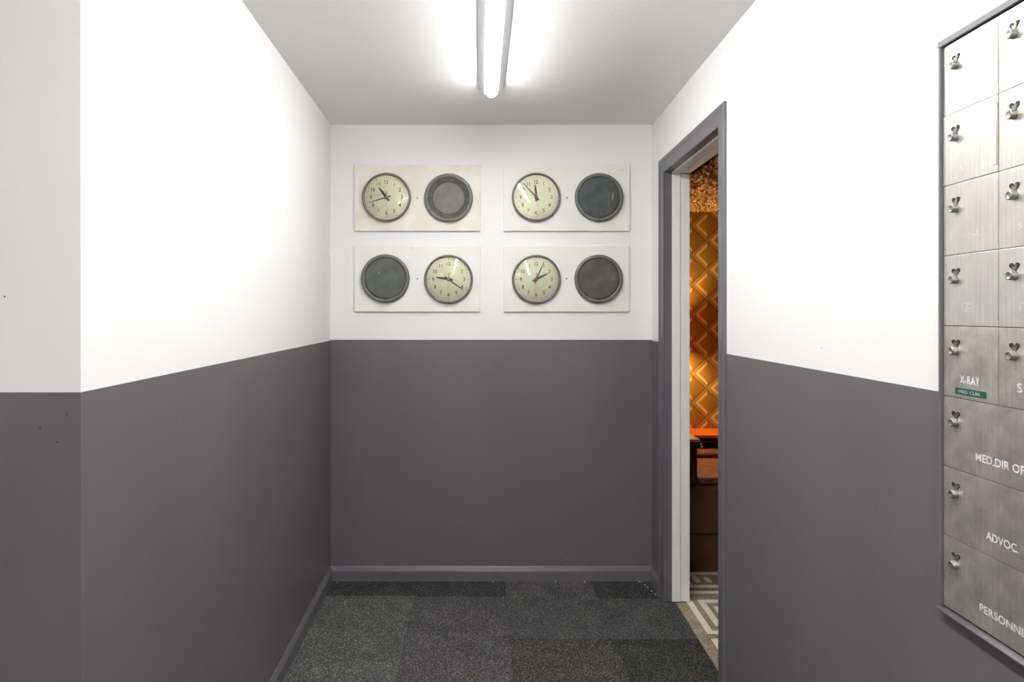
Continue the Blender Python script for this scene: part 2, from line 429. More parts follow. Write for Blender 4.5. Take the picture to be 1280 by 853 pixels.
for c in range(8):
    s0 = starts.get(c, 3.119)
    edges = [YB - 0.0135, s0]
    while edges[-1] > YR + 0.02: edges.append(max(edges[-1] - 0.385, YR + 0.015))
    for r in range(len(edges) - 1):
        d1, d0 = edges[r], edges[r + 1]
        if cols[c + 1] <= -0.78:
            if d0 > YC - 0.05: continue
            d1 = min(d1, YC - 0.014)
        tn = tone[c][r] if c in tone and r < 5 else random.choice(allt)
        # split tiles that straddle the door opening or the outer corner so each runs to its own wall
        cuts = [d1]
        if cols[c + 1] > 0.85:
            for q in (OP1 - 0.022, OP0 + 0.022):
                if d0 < q < d1: cuts.append(q)
        if c == 4 and d0 < YC - 0.0 < d1: cuts.append(YC)
        cuts.append(d0)
        for a, b in zip(cuts, cuts[1:]): tile(cols[c], cols[c + 1], b, a, CARPET[tn], random.uniform(-0.0006, 0.0006))

# ------------------------------------------------------------------ baseboards
BP = [(0, 0), (0.013, 0), (0.013, 0.052), (0.0115, 0.0545), (0.0130, 0.057), (0.0085, 0.0655), (0.0090, 0.0675), (0.0035, 0.077), (0, 0.077)]
def baseboard(name, ringfn0, ringfn1):
    mb = MB(); mb.prism([ringfn0(p, z) for p, z in BP], [ringfn1(p, z) for p, z in BP])
    return struct(name, mb, M['grey_trim'])
bb_back = baseboard('baseboard_back', lambda p, z: WB(Xl(YB) + p, p, z), lambda p, z: WB(Xr(YB) - p, p, z))
baseboard('baseboard_left', lambda p, z: WL(YC - p, p, z), lambda p, z: WL(YB - p, p, z))
baseboard('baseboard_front_left', lambda p, z: (XL, YC - p, z), lambda p, z: (Xl(YC) + p, YC - p, z))
baseboard('baseboard_right', lambda p, z: WR(3.160, p, z), lambda p, z: WR(YB - p, p, z))
baseboard('baseboard_right_near', lambda p, z: WR(YR, p, z), lambda p, z: WR(2.256, p, z))
mb = MB()    # white flecks of plaster lying along the skirting
for (x, y) in ((-0.755, 3.30), (0.40, 3.312), (0.555, 3.313), (0.07, 3.311), (0.865, 3.27), (0.872, 3.245), (0.88, 3.20), (0.893, 3.175), (0.89, 3.16), (0.90, 3.15), (0.845, 3.312), (0.855, 3.309)):
    s = random.uniform(0.002, 0.0045)
    mb.lathe([(0, s * 0.9), (s * 0.8, s * 0.5), (s, 0)], 6, 'z', 0, False, (x, y, 0.0004))
ch = obj('plaster_crumbs', mb, M['chip'], floor); ch['kind'] = 'stuff'
mb = MB()
for (x, z) in ((0.14, 0.035), (0.152, 0.028), (0.16, 0.040), (-0.03, 0.045)):
    mb.lathe([(0, 0.001), (0.0022, 0.0006), (0.003, 0)], 6, 'y', 0, False, (x, YB - 0.0131, z))
ch = obj('paint_nicks', mb, M['scratch'], bb_back); ch['kind'] = 'stuff'

# ------------------------------------------------------------------ door frame (setting)
door = root('door_1', kind='structure', loc=(0, 0, 0))
CI0, CI1, CZ = 2.332, 3.084, 2.124             # clear edges of the casing
CW, CH_ = 0.075, 0.072
CP = [(0, 0), (0, 0.004), (0.008, 0.006), (0.030, 0.0065), (0.048, 0.009), (0.055, 0.012), (0.066, 0.0135), (0.073, 0.012), (0.075, 0.009), (0.075, 0)]
for sgn, base in ((1, CI1), (-1, CI0)):
    mb = MB(); mb.prism([WR(base + sgn * a, p, 0) for a, p in CP], [WR(base + sgn * a, p, CZ + a * CH_ / CW) for a, p in CP])
    obj('casing', mb, M['grey_trim'], door)
mb = MB(); mb.prism([WR(CI0 - a, p, CZ + a * CH_ / CW) for a, p in CP], [WR(CI1 + a, p, CZ + a * CH_ / CW) for a, p in CP])
obj('head_casing', mb, M['grey_trim'], door)
P1, P2, P3 = -0.0365, -0.0775, -0.1215
mb = MB(); mb.box(CI1 + 0.002, OP1, 0.0025, P1, 0, CZ + 0.01, WR); obj('jamb', mb, M['grey_trim'], door)
mb = MB(); mb.box(OP0, CI0 - 0.002, 0.0025, P1, 0, CZ + 0.01, WR); obj('jamb', mb, M['grey_trim'], door)
mb = MB(); mb.box(OP0, OP1, 0.0025, P1, CZ + 0.002, OPZ, WR); obj('head_jamb', mb, M['grey_trim'], door)
for nm, a, b, pr in (('door_stop', P1, P2 + 0.0015, 0.008), ('white_jamb', P2 - 0.0012, P3, 0.0075)):
    mb = MB(); mb.box(CI1 - pr, OP1, a, b, 0.004, CZ - pr, WR); obj(nm, mb, M['white_trim'], door, bevel=0.0012, seg=2)
    mb = MB(); mb.box(OP0, CI0 + pr, a, b, 0.004, CZ - pr, WR); obj(nm, mb, M['white_trim'], door, bevel=0.0012, seg=2)
    mb = MB(); mb.box(OP0, OP1, a, b, CZ - pr, OPZ, WR); obj('head_' + nm, mb, M['white_trim'], door, bevel=0.0012, seg=2)

# ------------------------------------------------------------------ side room shell
XS0 = 0.9185 + WT + T * 1.1
mb = MB(); mb.box(Xr(YS) + WT + 0.0, 4.0, YS, YS + 0.1, 0, 2.9)
ws = struct('wall_side_back', mb, wallpaper(1.571, 1.935, 0.212, 0.2063))
mb = MB(); mb.box(4.0, 4.1, 0.6, YS, 0, 2.9); struct('wall_side_right', mb, M['brownwall'])
mb = MB(); mb.prism([(Xr(0.5) + WT, 0.5, 0), (4.0, 0.5, 0), (4.0, 0.6, 0), (Xr(0.6) + WT, 0.6, 0)], [(Xr(0.5) + WT, 0.5, 2.9), (4.0, 0.5, 2.9), (4.0, 0.6, 2.9), (Xr(0.6) + WT, 0.6, 2.9)])
struct('wall_side_near', mb, M['brownwall'])
mb = MB()
A = [(Xr(0.6) + WT, 0.6), (4.0, 0.6), (4.0, YS), (Xr(YS) + WT, YS)]
mb.prism([(*p, 2.15) for p in A], [(*p, 2.23) for p in A]); cs = struct('ceiling_side', mb, M['brownwall'])
# patterned carpet of the side room, running into the doorway
mb = MB()
A = [(Xr(0.6) + WT, 0.6), (4.0, 0.6), (4.0, YS), (Xr(YS) + WT, YS)]
mb.prism([(*p, -0.06) for p in A], [(*p, 0.0) for p in A])
A = [WR(CI0 + 0.009, -BE - 0.001, 0)[:2], WR(CI0 + 0.009, -WT, 0)[:2], WR(CI1 - 0.009, -WT, 0)[:2], WR(CI1 - 0.009, -BE - 0.001, 0)[:2]]
mb.prism([(*p, -0.006) for p in A], [(*p, 0.0) for p in A])
fside = struct('floor_side', mb, M['rug_taupe'])
# raised cream fret woven into it: unit of bars repeated along the doorway
bars = MB()
_rb = random.Random(5)
def bar(a0, a1, b0, b1):   # a = distance from the carpet edge, b = depth
    bars.box(b0, b1, -BE - a0, -BE - a1, -0.001, 0.0018 + 0.0008 * _rb.random(), WR)
W_ = 0.030
per = 0.40
for k in range(-3, 3):
    o = 2.372 + per * k
    for j in range(7):
        off = 0.085 + j * 0.30
        if k * per + 2.372 > 3.0 and j == 0: pass
        q = o + (0.2 if j % 2 else 0)
        if q + 0.36 > 4.3 or q < 0.7: continue
        if j == 0:
            bar(0.055, 0.055 + W_, q, q + 0.36)
            bar(0.055, 0.30, q, q + W_)
        else:
            bar(off - 0.03, off - 0.03 + W_, q, q + 0.36)
            bar(off - 0.03, off + 0.22, q, q + W_)
        bar(off + 0.03, off + 0.03 + W_, q + 0.07, q + 0.30)
        bar(off + 0.03, off + 0.19, q + 0.07, q + 0.07 + W_)
        bar(off + 0.085, off + 0.085 + W_, q + 0.135, q + 0.23)
        bar(off + 0.085, off + 0.24, q + 0.23, q + 0.23 + W_)
        bar(off + 0.145, off + 0.145 + W_, q + 0.135, q + 0.19)
        bar(off + 0.03, off + 0.25, q + 0.30, q + 0.30 + W_)
fr = obj('cream_fret_pattern', bars, M['rug_cream'], fside); fr['kind'] = 'stuff'

# low ceiling of the side room with a crinkled gold finish
def gold_ceiling():
    m_ = bpy.data.materials.new('crinkled_gold_foil'); m_.use_nodes = True
    nt = m_.node_tree; N = nt.nodes; L = nt.links; b = N['Principled BSDF']
    b.inputs['Roughness'].default_value = 0.6; b.inputs['Metallic'].default_value = 0.2
    tc = N.new('ShaderNodeTexCoord'); n = N.new('ShaderNodeTexNoise'); n.inputs['Scale'].default_value = 75; n.inputs['Detail'].default_value = 4
    L.new(tc.outputs['Object'], n.inputs['Vector'])
    r = N.new('ShaderNodeValToRGB'); r.color_ramp.elements[0].position = 0.38; r.color_ramp.elements[0].color = (0.20, 0.085, 0.02, 1)
    r.color_ramp.elements[1].position = 0.60; r.color_ramp.elements[1].color = (0.80, 0.50, 0.20, 1)
    L.new(n.outputs['Fac'], r.inputs['Fac']); L.new(r.outputs['Color'], b.inputs['Base Color'])
    mb = MB(); nx, ny = 110, 150; x0, x1 = Xr(YS) + WT + 0.012, 2.5; y0, y1 = 2.35, YS - 0.004
    rnd = random.Random(3)
    vs = []
    for j in range(ny + 1):
        for i in range(nx + 1):
            edge = i in (0, nx) or j in (0, ny)
            xx = x0 + (x1 - x0) * i / nx + (0 if edge else 0.010 * (rnd.random() - 0.5)); yy = y0 + (y1 - y0) * j / ny + (0 if edge else 0.010 * (rnd.random() - 0.5))
            vs.append((xx, yy, 2.146 - 0.022 * rnd.random() ** 2))
    fs = [(j * (nx + 1) + i, (j + 1) * (nx + 1) + i, (j + 1) * (nx + 1) + i + 1, j * (nx + 1) + i + 1) for j in range(ny) for i in range(nx)]
    mb.add(vs, fs, 0, False)
    o = obj('crinkled_gold_finish', mb, m_, cs); o['kind'] = 'stuff'
    return o
gold_ceiling()

# ------------------------------------------------------------------ ceiling battens
def batten(label, loc, length, rz, m_led):
    r = root('ceiling_light', label, 'ceiling light', loc, rz)
    # local: runs along -y from 0 to -length, hangs below z = 0
    mb = MB(); w2 = 0.058
    ring = [(-w2, 0), (-w2, -0.006), (-0.0295, -0.042), (0.0295, -0.042), (w2, -0.006), (w2, 0)]
    mb.prism([(x, 0, z) for x, z in ring], [(x, -length, z) for x, z in ring])
    obj('housing', mb, M['fitting'], r, bevel=0.0015)
    mb = MB(); n = 12
    def sec(hw, dep, y): return [(hw * math.cos(PI + PI * i / n), y, -0.0422 + dep * math.sin(PI + PI * i / n)) for i in range(n + 1)]
    mb.prism(sec(0.029, 0.032, -0.06), sec(0.029, 0.032, -length + 0.06), smooth=True)
    side, under = m_led
    dob = obj('diffuser', mb, [under, side], r)
    for p in dob.data.polygons:
        if abs(p.normal.x) > 0.80: p.material_index = 1
    for y0, s in ((-0.06, 1), (-length + 0.06, -1)):
        mb = MB()
        prev = [sec(0.023, 0.028, y0), sec(0.0228, 0.0275, y0 + s * 0.016), sec(0.020, 0.024, y0 + s * 0.030), sec(0.013, 0.016, y0 + s * 0.041), sec(0.004, 0.006, y0 + s * 0.046)]
        for A, B in zip(prev, prev[1:]): mb.prism(A, B, smooth=True)
        obj('end_cap', mb, under, r)
    return r
batten('slim white ceiling light with glowing tube running towards the clock wall', (0.049, 2.752, H), 2.42, 0, (M['led_side'], M['led']))
batten('added unseen fill light behind the camera, in line with the one before the clocks', (0.02, -0.15, H), 2.30, 0, (M['led_side'], M['led2']))  # unseen batten added to even out the light on the side walls
batten('white ceiling light behind the camera, over the wider left part', (-0.9, -1.9, H), 1.5, -PI / 2, (M['led_side'], M['led2']))

# ------------------------------------------------------------------ clock panels
PLATE_T = 0.013
def plate(px0, px1, py0, py1, m, label, marks=()):
    d = YB - PLATE_T; k = d / 780
    x0, x1 = (px0 - 600) * k, (px1 - 600) * k
    z0, z1 = CAM_Z + (391 - py1) * k, CAM_Z + (391 - py0) * k
    cx, cz = (x0 + x1) / 2, (z0 + z1) / 2
    r = root('clock_panel', label, 'panel', (cx, YB, cz), 0, 'pale clock and speaker panels')
    hw, hh = (x1 - x0) / 2, (z1 - z0) / 2
    mb = MB(); mb.box(-hw, hw, -PLATE_T, 0, -hh, hh); obj('plate', mb, m, r, bevel=0.003, seg=2)
    mb = MB(); mb.lathe([(0.0, 0.0012), (0.003, 0.001), (0.0045, 0)], 12, 'y'); obj('screw', mb, M['rim'], r, loc=(0.0, -PLATE_T, 0.0))
    for (mx, mz, ln, ht) in marks:
        mb = MB(); mb.box(mx, mx + ln, -PLATE_T - 0.0006, -PLATE_T + 0.0002, mz, mz + ht); obj('chip_mark', mb, M['rim'], r)
    return r
plate(443, 600.5, 206, 289, M['plate_aged'], 'yellowed cream panel at upper left, carrying the clock at 10:43')
plate(629.5, 787.3, 206, 289, M['plate'], 'cream panel at upper right, nicked at its corner, carrying the clock at 11:53',
      ((0.285, 0.146, 0.006, 0.003), (0.300, 0.149, 0.003, 0.004), (0.310, 0.145, 0.002, 0.005), (0.245, -0.137, 0.012, 0.002), (0.225, -0.139, 0.002, 0.003)))
plate(443, 600.5, 307.5, 390, M['plate'], 'cream panel at lower left, carrying the clock at 9:21 on its right', ((-0.035, 0.162, 0.004, 0.004),))
plate(629.5, 786.8, 307, 390, M['plate'], 'cream panel at lower right, carrying the clock at 2:04')

YP = YB - PLATE_T
def at_plate(px, py):
    k = YP / 780
    return ((px - 600) * k, YP, CAM_Z + (391 - py) * k)

# clock prototypes
RC = 0.1295
mb = MB(); mb.lathe([(RC - 0.002, 0), (RC, 0.004), (RC, 0.016), (RC - 0.003, 0.021), (RC - 0.008, 0.022), (RC - 0.0115, 0.018), (RC - 0.0125, 0.009)], 64)
ME_bezel = mb.mesh('bezel', [M['bezel']])
mb = MB(); mb.lathe([(0, 0.0085), (RC - 0.011, 0.0085), (RC - 0.011, 0.006)], 64, smooth=False); ME_dial = mb.mesh('dial', [M['dial']])
mb = MB()
R2 = RC - 0.0122; dome = []
for i in range(9):
    q = i / 8; dome.append((R2 * (1 - q), 0.0175 + 0.011 * (1 - (1 - q) ** 2)))
mb.lathe(dome, 64); ME_glass = mb.mesh('glass', [M['glass']])
mb = MB()
for i in range(60):
    a = 2 * PI * i / 60; r_ = 0.1065; s = 0.0026 if i % 5 == 0 else 0.0013
    c = (r_ * math.sin(a), r_ * math.cos(a))
    mb.add([(c[0] + s * math.cos(b * PI / 4), -0.0092, c[1] + s * math.sin(b * PI / 4)) for b in range(8)], [tuple(range(8))])
ME_dots = mb.mesh('minute_dots', [M['ink']])
ME_num = []
for h in range(1, 13):
    me = text_mesh('numeral', str(h), 0.0205, depth=0.0, material=M['ink'], stretch=0.86, bold=0.010)
    xs = [v.co.x for v in me.vertices]; zs = [v.co.z for v in me.vertices]
    cx, cz = (min(xs) + max(xs)) / 2, (min(zs) + max(zs)) / 2
    for v in me.vertices: v.co.x -= cx; v.co.z -= cz
    ME_num.append(me)
def hand_mesh(name, pts, y0, y1, m):
    mb = MB(); mb.prism([(x, y0, z) for x, z in pts], [(x, y1, z) for x, z in pts]); return mb.mesh(name, [m])
ME_hour = hand_mesh('hour_hand', [(0.0042, -0.026), (0.0056, 0.004), (0.0060, 0.030), (0.0024, 0.066), (-0.0024, 0.066), (-0.0060, 0.030), (-0.0056, 0.004), (-0.0042, -0.026), (0, -0.021)], -0.0105, -0.0115, M['hand'])
ME_min = hand_mesh('minute_hand', [(0.0040, -0.026), (0.0030, 0.0), (0.0025, 0.050), (0.0013, 0.098), (-0.0013, 0.098), (-0.0025, 0.050), (-0.0030, 0.0), (-0.0040, -0.026), (0, -0.021)], -0.0125, -0.0135, M['hand'])
ME_sec = hand_mesh('second_hand', [(0.0012, -0.036), (0.0022, -0.020), (0.0006, 0.0), (0.0005, 0.098), (-0.0005, 0.098), (-0.0006, 0.0), (-0.0022, -0.020), (-0.0012, -0.036)], -0.0145, -0.0150, M['seconds'])
mb = MB(); mb.lathe([(0.0100, 0.010), (0.0100, 0.0148), (0.0078, 0.0162), (0.0, 0.0166)], 20); ME_hub = mb.mesh('hub', [M['red']])
mb = MB(); mb.lathe([(0.0036, 0.0160), (0.0034, 0.0176), (0.0, 0.0180)], 14); ME_cap = mb.mesh('hub_pin', [M['chrome']])
mb = MB()
for i in range(6): mb.box(-0.012 + i * 0.0042, -0.012 + i * 0.0042 + 0.0026, -0.0092, -0.0088, 0.026, 0.0290)
ME_mark = mb.mesh('dial_print', [M['pinkprint']])
def clock(px, py, hh, mm, ss, label):
    r = root('wall_clock', label, 'clock', at_plate(px, py), 0, 'round school clocks on the panels')
    link('bezel', ME_bezel, r)
    dl = link('dial', ME_dial, r)
    dots = link('minute_dots', ME_dots, dl); dots['kind'] = 'stuff'
    for h in range(1, 13):
        a = 2 * PI * h / 12; link('numeral', ME_num[h - 1], dl, (0.0820 * math.sin(a), -0.0092, 0.0820 * math.cos(a)))
    link('dial_print', ME_mark, dl)
    link('hour_hand', ME_hour, r, rot=(0, math.radians(hh), 0))
    link('minute_hand', ME_min, r, rot=(0, math.radians(mm), 0))
    link('second_hand', ME_sec, r, rot=(0, math.radians(ss), 0))
    hb = link('hub', ME_hub, r); link('hub_pin', ME_cap, hb)
    link('glass', ME_glass, r)
clock(483.4, 247.3, 322, 253.3, 178, 'round clock showing 10:43 on the yellowed upper left panel')
clock(669.9, 247.0, 355.5, 317.4, 168.3, 'round clock showing 11:53 on the upper right panel')
clock(560.8, 349.3, 278.8, 126.2, 184, 'round clock showing 9:21 on the lower left panel, right of its speaker')
clock(670.1, 349.3, 64.0, 24.0, 183, 'round clock showing 2:04 on the lower right panel')

# speakers
mb = MB(); mb.lathe([(0.1265, 0), (0.1285, 0.006), (0.1285, 0.016), (0.124, 0.021), (0.115, 0.022), (0.1105, 0.019), (0.1095, 0.012)], 64); prof_rim = mb
ME_rim = mb.mesh('rim', [M['rim']])
ME_rimg = mb.mesh('rim', [M['rim_green']])
def cloth_mesh(m):
    mb = MB(); mb.lathe([(0, 0.0170), (0.06, 0.0168), (0.100, 0.0162), (0.1100, 0.0150), (0.1100, 0.010)], 64); return mb.mesh('speaker_cloth', [m])
def speaker(px, py, m, label, style=0, marks=()):
    r = root('speaker', label, 'speaker', at_plate(px, py), 0, 'round speakers on the panels')
    if style == 0:
        link('rim', ME_rim, r); link('speaker_cloth', cloth_mesh(m), r)
    else:
        link('rim', ME_rimg, r)
        mb = MB(); mb.lathe([(0.1100, 0.015), (0.104, 0.0135), (0.090, 0.009), (0.0835, 0.008), (0.0835, 0.004)], 64); obj('baffle_ring', mb, M['baffle'], r)
        mb = MB(); mb.lathe([(0, 0.0075), (0.0840, 0.0075), (0.0840, 0.004)], 64, smooth=False); obj('speaker_cloth', mb, m, r)
    for (x0, z0, x1, z1, wd) in marks:
        L_ = math.hypot(x1 - x0, z1 - z0); nx, nz = -(z1 - z0) / L_ * wd / 2, (x1 - x0) / L_ * wd / 2
        mb = MB(); mx, mz = (x0 + x1) / 2, (z0 + z1) / 2
        def yy(x, z): return -(0.0170 - 0.0012 * (min(1, math.hypot(x, z) / 0.11)) ** 2)
        pts = [(x0, z0), (mx + nx, mz + nz), (x1, z1), (mx - nx, mz - nz)]
        mb.prism([(x, yy(x, z) - 0.0004, z) for x, z in pts], [(x, yy(x, z) + 0.001, z) for x, z in pts])
        obj('scratch', mb, M['scratch'], r)
speaker(560.9, 248, M['cloth_grey'], 'round speaker with grey cloth centre and dark ring on the upper left panel', 1)
speaker(748.3, 247.4, M['cloth_blue'], 'round dark blue-green speaker with a pale scratch on the upper right panel', 0,
        ((0.074, 0.030, 0.070, -0.022, 0.006), (0.050, 0.056, 0.066, 0.068, 0.002), (0.045, -0.038, 0.048, -0.028, 0.002)))
speaker(482.1, 348.5, M['cloth_green'], 'round dark green-grey speaker at the left end of the lower left panel', 0,
        ((-0.040, 0.030, -0.026, 0.026, 0.007), (-0.044, 0.055, -0.040, 0.050, 0.003), (0.002, 0.060, 0.004, 0.050, 0.004)))
speaker(747.7, 349, M['cloth_brown'], 'round dark olive speaker at the right end of the lower right panel', 0,
        ((0.072, 0.010, 0.074, -0.008, 0.004), (0.004, -0.004, 0.010, -0.002, 0.003)))

# ------------------------------------------------------------------ nickel mailboxes on the right wall
D0 = 1.157
RZ = -(PI / 2 + T)
bank = root('mailbox_bank', 'bank of tarnished nickel mailbox doors with knobs in a grey frame on right wall', 'mailboxes', (Xr(D0), D0, 0), RZ)
ZT = [1.921, 1.792, 1.663, 1.5346, 1.406, 1.2765, 1.1475, 1.020, 0.8886]
CWD = 0.127; BW = CWD * 2
mb = MB(); mb.box(-0.001, BW + 0.001, -0.0012, -0.0002, ZT[-1] - 0.001, ZT[0] + 0.001); obj('back_plate', mb, M['dark'], bank)
for nm, (x0, x1, z0, z1, out) in (('frame_side', (-0.0055, -0.0005, ZT[-1] - 0.004, ZT[0] + 0.001, 0.012)), ('frame_side', (BW + 0.0005, BW + 0.0055, ZT[-1] - 0.004, ZT[0] + 0.001, 0.012)),
                                  ('frame_top', (-0.0065, BW + 0.0065, ZT[0] + 0.001, ZT[0] + 0.0125, 0.0125))):
    mb = MB(); mb.box(x0, x1, -out, -0.0002, z0, z1); obj(nm, mb, M['grey_trim'], bank, bevel=0.0015)
mb = MB(); n = 10   # half-round sill below
ring = [(-0.0002, 0.0055)] + [(-0.0002 - 0.016 * math.sin(PI * i / n), 0.0055 * math.cos(PI * i / n)) for i in range(1, n)] + [(-0.0002, -0.0055)]
zc = ZT[-1] - 0.0085
mb.prism([(-0.010, y, zc + z) for y, z in ring], [(BW + 0.010, y, zc + z) for y, z in ring], smooth=True); obj('frame_sill', mb, M['grey_trim'], bank)
YD = -0.0062
# shared small parts
mb = MB(); mb.lathe([(0.0078, 0), (0.0074, 0.0010), (0.0074, 0.0092), (0.0066, 0.0102), (0.0052, 0.0102), (0.0046, 0.0097), (0.0, 0.0097)], 24)
ME_knob = mb.mesh('knob', [M['brass']])
heart = [(0, -7.5), (-10.2, 2), (-10.4, 5), (-7.5, 7.4), (-3, 7.0), (0, 3.4), (3, 7.0), (7.5, 7.4), (10.4, 5), (10.2, 2)]
mb = MB(); mb.prism([(x * .001, -0.0005, z * .001) for x, z in heart], [(x * .001, 0.001, z * .001) for x, z in heart]); ME_heart = mb.mesh('finger_slot', [M['dark']])
tongue = [(-2.2, -7.5), (2.5, -7.5), (7.6, 2.2), (4.6, 4.6), (0.4, 0.6), (-3.0, 2.0)]
mb = MB(); mb.prism([(x * .001, -0.0014 - max(0, z + 2) * 0.0003, z * .001) for x, z in tongue], [(x * .001, 0.0005, z * .001) for x, z in tongue]); ME_tongue = mb.mesh('latch_tongue', [M['brass']])
def mdoor(c, r_, wide=False, jut=0.0):
    x0, x1 = c * CWD + 0.0006, ((c + 1) * CWD if not wide else BW) - 0.0006
    z0, z1 = ZT[r_ + 1] + 0.0006, ZT[r_] - 0.0006
    mb = MB(); mb.box(0, x1 - x0, -0.005, 0, z0 - z1, 0)
    dr = obj('mailbox_door', mb, M['steel'] if r_ < 4 else M['steel_worn'], bank, bevel=0.0006, seg=2, loc=(x0, YD + 0.005 - jut, z1))
    link('knob', ME_knob, dr, (0.031, -0.005, -0.0445))
    link('finger_slot', ME_heart, dr, (0.031, -0.005, -0.0315))
    link('latch_tongue', ME_tongue, dr, (0.031, -0.005, -0.0315))
    if not wide:
        mb = MB(); mb.box(0.1195, 0.1252, -0.0061 - (0.001 if (c, r_) == (0, 1) else 0), -0.0045, -0.116, -0.013); obj('hinge', mb, dr.data.materials[0], dr, bevel=0.0005)
    return dr
doors = {}
for r_ in range(5):
    for c in range(2): doors[(c, r_)] = mdoor(c, r_, jut=0.0008 if (c, r_) == (0, 1) else 0.0)
for r_ in range(5, 8): doors[(0, r_)] = mdoor(0, r_, True)
def lettering(dr, s, x, zbase, cap, width, m=None, name='lettering'):
    me = text_mesh(name, s, cap, width, 0.0, m or M['letter'], bold=0.006)
    return link(name, me, dr, (x, -0.0053, zbase - dr.location.z))
lettering(doors[(0, 4)], 'X-RAY', 0.0405, 1.3040, 0.0150, 0.046)
lettering(doors[(1, 4)], 'S', 0.0365, 1.3035, 0.0150, 0.0095)
lettering(doors[(0, 5)], 'MED.DIR OFF', 0.0775, 1.1745, 0.0140, 0.1085)
lettering(doors[(0, 6)], 'ADVOC.', 0.1005, 1.0470, 0.0140, 0.066)
lettering(doors[(0, 7)], 'PERSONNEL', 0.0865, 0.9190, 0.0135, 0.103)
# embossed green label strip with pale letters
dr = doors[(0, 4)]
mb = MB(); mb.box(0.0300, 0.1010, -0.0058, -0.0048, 1.2838 - dr.location.z, 1.2953 - dr.location.z)
tp = obj('label_tape', mb, M['tape'], dr); tp['label'] = 'green embossed label tape'
me = text_mesh('tape_lettering', 'MED. CLIN.', 0.0060, 0.050, 0.0, M['tape_letter'])
link('tape_lettering', me, dr, (0.0390, -0.0060, 1.2865 - dr.location.z))
# painted-over marks on the upper doors
def ghost(dr, strokes, z):
    mb = MB()
    for (x0, z0, x1, z1) in strokes:
        L_ = math.hypot(x1 - x0, z1 - z0); nx, nz = -(z1 - z0) / L_ * 0.0007, (x1 - x0) / L_ * 0.0007
        P = [(x0 + nx, z0 + nz), (x1 + nx, z1 + nz), (x1 - nx, z1 - nz), (x0 - nx, z0 - nz)]
        mb.prism([(a, -0.0053, b + z) for a, b in P], [(a, -0.0048, b + z) for a, b in P])
    g = obj('worn_mark', mb, M['letter_faint'], dr); g['kind'] = 'stuff'
k = .001
ghost(doors[(0, 1)], [(a * k, b * k, c * k, d * k) for a, b, c, d in ((49, 8, 43, 3), (43, 3, 50, -3), (50, -3, 45, -6), (54, -6, 60, -5), (72, 7, 73, -2))], -0.104)
ghost(doors[(0, 2)], [(a * k, b * k, c * k, d * k) for a, b, c, d in ((38, 0, 42, 3), (48, -3, 52, 0), (60, -2, 63, 2), (70, 0, 75, -4), (79, -4, 79, 5), (79, 5, 84, 4), (84, 4, 81, 1), (81, 1, 86, -5))], -0.095)
ghost(doors[(0, 3)], [(a * k, b * k, c * k, d * k) for a, b, c, d in ((46, -7, 46, 8), (49, 8, 74, 8), (49, -6, 76, -6), (54, -2, 58, 5), (58, 5, 70, 4), (56, -2, 70, -1), (74, 2, 70, -3))], -0.095)
ghost(doors[(1, 2)], [(a * k, b * k, c * k, d * k) for a, b, c, d in ((44, 6, 38, 4), (38, 4, 44, -1), (44, -1, 38, -5))], -0.095)
ghost(doors[(1, 3)], [(a * k, b * k, c * k, d * k) for a, b, c, d in ((42, -6, 42, 7), (42, 7, 50, 6))], -0.095)

# small dents, holes and scratches in the painted walls
def dots(name, parent, pts, fn, m, s=0.0022):
    for q in pts:
        mb = MB(); c = fn(*q)
        mb.lathe([(0.0, 0.0006), (s * 0.7, 0.0005), (s, 0.0)], 8, 'y')
        o = obj(name, mb, m, parent, loc=c, rot=(0, 0, {0: 0, 1: PI / 2, 2: -PI / 2}[0 if fn is FW else (1 if fn is LWL else 2)]))
def FW(x, z): return (x, YC - 0.0001, z)
def LWL(d, z): return (Xl(d) + 0.0001, d, z)
def RWL(d, z): return (Xr(d) - 0.0001, d, z)
dots('nail_hole', wall_front, ((-0.822, 1.215), (-0.79, 1.188), (-0.888, 1.46)), FW, M['dark'], 0.0018)
dots('nail_hole', wall_left, ((1.125, 1.246),), LWL, M['dark'], 0.0022)
dots('nail_hole', wall_right, ((1.60, 1.34), (1.33, 1.05)), RWL, M['dark'], 0.0016)
def scratch(d0, z0, d1, z1, wd):
    mb = MB(); L_ = math.hypot(d1 - d0, z1 - z0); nx, nz = -(z1 - z0) / L_ * wd, (d1 - d0) / L_ * wd
    P = [(d0, z0), ((d0 + d1) / 2 + nx, (z0 + z1) / 2 + nz), (d1, z1), ((d0 + d1) / 2 - nx, (z0 + z1) / 2 - nz)]
    mb.prism([WR(a, 0.0002, b) for a, b in P], [WR(a, 0.00001, b) for a, b in P]); obj('scratch', mb, M['grey_trim'], wall_right)
def on_r(px, py):
    d = YB * 196 / (px - 619); return d, CAM_Z - (py - 391) * d / 780
for a, b in (((1110, 655), (1160, 727)), ((956, 645), (974, 658)), ((1016, 612), (1022, 629)), ((1081, 790), (1086, 812)), ((1037, 838), (1046, 853))):
    scratch(*on_r(*a), *on_r(*b), 0.0007)

